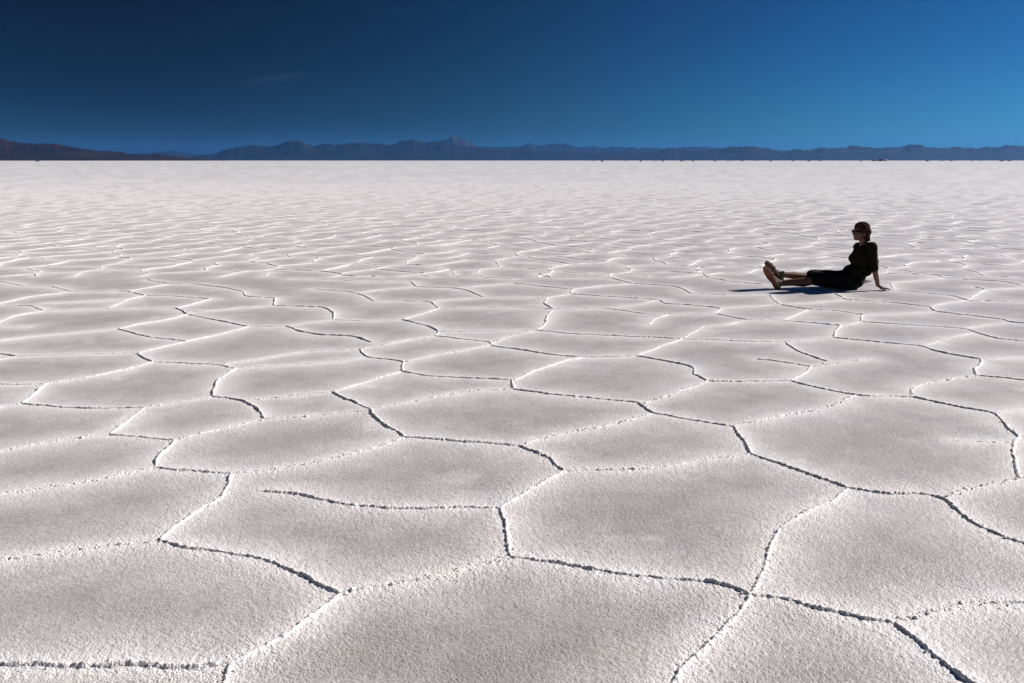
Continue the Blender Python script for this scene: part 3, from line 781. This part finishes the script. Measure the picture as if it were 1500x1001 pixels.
def HP(f, s_, u): return headc + Rh @ Vector((f, s_, u))

def hand(b, wrist, palm_dir, side_dir, sc_=1.0):
    """palm flat on the salt, five unequal fingers bending down to it"""
    pd = Vector(palm_dir).normalized(); sd = Vector(side_dir).normalized()
    w = Vector(wrist); w0 = w.copy()
    pc = w + pd * .045; pc.z = 0.030 + GZ
    pe = w + pd * .085; pe.z = 0.022 + GZ
    for k in (-1, -.33, .33, 1):
        b.cone(w0 + sd * k * .012, pe + sd * k * .028, .016, .012)
    b.cone(w0, pc, .024, .016)
    ln = (.055, .070, .075, .066)
    for k in range(4):
        o_ = (k - 1.5) * .0205; sp = (k - 1.5) * .16
        d_ = (pd + sd * sp).normalized(); a0 = pe + sd * o_
        a1 = a0 + d_ * ln[k] * .5; a1.z = .021 + GZ
        a2_ = a0 + d_ * ln[k] * .95; a2_.z = .012 + GZ
        b.cone(a0, a1, .0105, .009, n=12).cone(a1, a2_, .009, .0075, n=12)
    t0 = w + pd * .025 + sd * .026; t0.z = .030 + GZ
    t1 = t0 + (pd * .55 + sd * .8).normalized() * .036; t1.z = .022 + GZ
    t2 = t1 + (pd * .85 + sd * .5).normalized() * .030; t2.z = .013 + GZ
    b.cone(t0, t1, .0135, .011, n=12).cone(t1, t2, .011, .0085, n=12)
GZ = 0.004
body = Blob()
# legs
def calf(b, k, a, sgn):
    m1 = k.lerp(a, .28); m1.z -= .012; m2 = k.lerp(a, .6)
    b.chain([k, m1, m2, a], [.058, .062, .046, .036])
body.chain([hipN, hipN.lerp(kneeN, .5), kneeN], [.085, .074, .054]); body.chain([hipF, hipF.lerp(kneeF, .5), kneeF], [.085, .074, .054])
calf(body, kneeN, ankN, -1); calf(body, kneeF, ankF, 1)
def foot_pts(ank, heel, toe): return ank, heel, toe
heelN = J(1138.5, 417.5, 0.06); toeN = J(1122.5, 394.5, 0.03); heelF = J(1142.5, 407, 0.15); toeF = J(1125, 386.5, 0.16)
body.cone(ankN, heelN, .034, .028).cone(heelN, toeN, .026, .020).cone(ankN, heelN.lerp(toeN, .6), .032, .022)
body.cone(ankF, heelF, .034, .028).cone(heelF, toeF, .026, .020).cone(ankF, heelF.lerp(toeF, .6), .032, .022)
# torso
body.ell(pelvis + Vector((0, 0, .01)), (.115, .155, .10)); body.chain([pelvis, waist, chest], [.10, .098, .11])
body.ell(chest, (.10, .15, .13)); body.cone(shN, shF, .05, .05)
body.chain([chest, neck0, neck1, headc + Vector((.02, 0, -.05))], [.08, .052, .048, .046])
# arms
body.chain([shN, elN, elN.lerp(wrN, .3), wrN], [.048, .038, .036, .025]); body.chain([shF, elF, elF.lerp(wrF, .3), wrF], [.048, .038, .036, .025])
hand(body, wrN, (1, -.12, 0), (-.15, -1, 0)); hand(body, wrF, (.75, .45, 0), (-.45, .8, 0))
# head: skull, jaw, nose, lips, chin, ears
body.ell(HP(-.008, 0, .028), (.092, .074, .092), Rh); body.ell(HP(.030, 0, -.035), (.060, .056, .070), Rh)
body.ell(HP(.058, 0, -.082), (.026, .028, .022), Rh); body.cone(HP(.020, .045, -.062), HP(.058, .012, -.084), .022, .018); body.cone(HP(.020, -.045, -.062), HP(.058, -.012, -.084), .022, .018)
body.cone(HP(.082, 0, .008), HP(.104, 0, -.026), .009, .0125); body.ell(HP(.090, .010, -.028), (.012, .009, .008), Rh); body.ell(HP(.090, -.010, -.028), (.012, .009, .008), Rh)
body.ell(HP(.082, 0, -.050), (.012, .024, .0065), Rh); body.ell(HP(.080, 0, -.061), (.012, .020, .007), Rh)
body.ell(HP(.074, 0, .028), (.018, .055, .012), Rh)
for s_ in (-1, 1):
    body.ell(HP(.060, .038 * s_, -.018), (.022, .020, .020), Rh)
    body.ell(HP(-.005, .076 * s_, -.010), (.018, .008, .030), Rh)
person = body.build('person', M_SKIN, .0055, 3)
tag(person, 'person in dark top and skirt sitting on the salt, leaning back on both hands', 'person')
# eyes
for s_ in (-1, 1):
    e = Blob().ell(HP(.076, .031 * s_, .006), (.011, .012, .009), Rh).build('eye', simple_mat('eye_white', (.6, .58, .55), .3, .05, 5), .003, 1, person)
# shirt
sh = Blob()
sh.ell(pelvis.lerp(waist, .45), (.122, .165, .10)); sh.chain([pelvis.lerp(waist, .4), waist, chest], [.112, .108, .118])
bw = J(1231, 399, .15); sh.ell(J(1249, 397, .16), (.125, .150, .085)); sh.ell(J(1241, 402, .16), (.10, .15, .055))
sh.ell(chest, (.118, .165, .145)); sh.ell(J(1270, 368, .18), (.095, .17, .07))
sh.ell(J(1251, 379, .10), (.072, .070, .066)); sh.ell(J(1252, 377.5, .26), (.075, .070, .066)); sh.cone(J(1257, 367, .11), J(1251, 379, .10), .06, .055)
sh.cone(shN, shF, .062, .062); sh.cone(shN, shN.lerp(neck0, .6), .058, .05); sh.cone(shF, shF.lerp(neck0, .6), .058, .05)
sh.chain([shN, shN.lerp(elN, .5), elN], [.062, .058, .052]); sh.chain([shF, shF.lerp(elF, .5), elF], [.060, .056, .050])
sh.cone(elN, elN.lerp(wrN, .06), .050, .050)
for c_ in ((J(1277, 384, .16)), (J(1268, 396, .16))): sh.ell(c_, (.07, .14, .08))
def folds(amp, sx=14, sy=9, seed=70):
    def f(co, no):
        n_ = fbm(co[:, 0] * sx + co[:, 1] * 5, co[:, 2] * sy + co[:, 1] * 7, seed, 3) - .5
        return co + no * (n_ * 2 * amp)[:, None]
    return f
sh.build('shirt', M_SHIRT, .007, 5, person, folds(.010))
# skirt
sk = Blob()
sk.ell(pelvis + Vector((-.02, 0, .0)), (.150, .185, .112)); sk.ell(J(1235, 407, .16), (.14, .19, .10))
kn = J(1193, 408.5, .03); kf = J(1190, 404.5, .22)
sk.chain([hipN, hipN.lerp(kn, .5), kn], [.108, .104, .088]); sk.chain([hipF, hipF.lerp(kf, .5), kf], [.108, .104, .085])
sk.chain([pelvis, J(1222, 408.5, .13), J(1192, 407, .12)], [.11, .108, .082])
def cut_skirt(co, no):
    co = folds(.008, 11, 16, 80)(co, no)
    # a clean hem across both knees, open in front
    hx = kn.x - .045
    co[:, 0] = np.where(co[:, 0] < hx - .0, hx + (co[:, 0] - hx) * .12, co[:, 0])
    co[:, 2] = np.maximum(co[:, 2], .004)
    return co
sk.build('skirt', M_SKIRT, .008, 5, person, cut_skirt)
# hair: cap swept back, wavy ends over the neck
hr = Blob()
hr.ell(HP(-.020, 0, .048), (.102, .092, .094), Rh); hr.ell(HP(-.064, 0, .000), (.064, .080, .088), Rh)
hr.ell(HP(-.062, 0, -.066), (.046, .066, .062), Rh); hr.cone(HP(.050, .030, .092), HP(-.02, .072, .03), .020, .026); hr.cone(HP(.050, -.030, .092), HP(-.02, -.072, .03), .020, .026)
hr.cone(HP(-.02, .072, .03), HP(-.035, .064, -.055), .022, .016); hr.cone(HP(-.02, -.072, .03), HP(-.035, -.064, -.055), .022, .016)
rr_ = random.Random(5)
for k in range(46):
    a_ = rr_.uniform(-1.25, 1.25); z0 = rr_.uniform(-.04, .08)
    p0 = HP(-.092 * math.cos(a_) - .01, .080 * math.sin(a_), z0); p1 = HP(-.112 * math.cos(a_) - .014, .088 * math.sin(a_), z0 - .035); p2 = HP(-.104 * math.cos(a_) - .02 + rr_.uniform(-.03, .02), .084 * math.sin(a_), z0 - .075)
    hr.cone(p0, p1, .013, .012, n=8).cone(p1, p2, .012, .006, n=8)
def hairf(co, no):
    n_ = fbm(co[:, 0] * 42 + co[:, 1] * 42, co[:, 2] * 20, 90, 2) - .5
    co = co + no * (n_ * .026)[:, None]
    return co
hr.build('hair', M_HAIR, .0045, 2, person, hairf)
# sunglasses
sg = Blob()
for s_ in (-1, 1):
    sg.ell(HP(.088, .034 * s_, .006), (.011, .032, .023), Rh); sg.cone(HP(.082, .062 * s_, .012), HP(-.005, .083 * s_, .010), .007, .005, n=10)
    sg.ell(HP(.074, .054 * s_, .006), (.016, .014, .020), Rh)
sg.cone(HP(.100, -.012, .012), HP(.100, .012, .012), .005, .005, n=10)
sg.build('sunglasses', M_LENS, .003, 1, person)
# shoes
def shoe(heel, toe, ank, nm_):
    ax = (toe - heel).normalized(); sole_n = Vector((-.66, -.75, 0)); sole_n = (sole_n - ax * sole_n.dot(ax)).normalized(); sd = sole_n.cross(ax).normalized()
    L = (toe - heel).length
    R = Matrix((ax, sd, sole_n)).transposed()
    def S(f, s_, n_): return heel + R @ Vector((f * L, s_, n_))
    up = Blob()
    for f, w_, h_ in ((-.06, .038, .038), (.18, .041, .042), (.42, .045, .040), (.66, .052, .034), (.88, .049, .028), (1.02, .036, .022)):
        up.ell(S(f, 0, .006), (.045, w_, h_), R)
    up.cone(S(.0, 0, -.02), ank, .040, .043); up.cone(S(.35, 0, -.012), ank, .036, .040)
    u_ = up.build('shoe', M_SHOE, .0055, 4, person)
    so = Blob()
    for f, w_ in ((-.10, .034), (.05, .043), (.20, .041), (.36, .040), (.52, .043), (.68, .050), (.84, .049), (.98, .039), (1.06, .027)):
        so.ell(S(f, 0, .034), (.038, w_, .012), R)
    so.build('sole', M_SOLE, .005, 3, u_)
    tr_ = Blob()
    tr_.chain([S(-.04, -.020, .043), S(-.02, .022, .043), S(.10, .024, .043), S(.28, .018, .043), S(.45, .026, .043), S(.70, .034, .043)], [.015, .017, .014, .010, .012, .010], n=10)
    tr_.build('tread', M_TREAD, .003, 1, u_)
    st = Blob()
    st.cone(S(.18, -.006, .043), S(.60, .004, .043), .009, .010, n=10)
    st.build('stripe', M_STRIPE, .003, 1, u_)
    cf = Blob().cone(ank + (ank - heel).normalized() * .012, ank + (ank - heel).normalized() * .0, .042, .044)
    cf.build('sock', M_SHOE_W, .005, 2, u_)
shoe(heelN, toeN, ankN, 'near'); shoe(heelF, toeF, ankF, 'far')
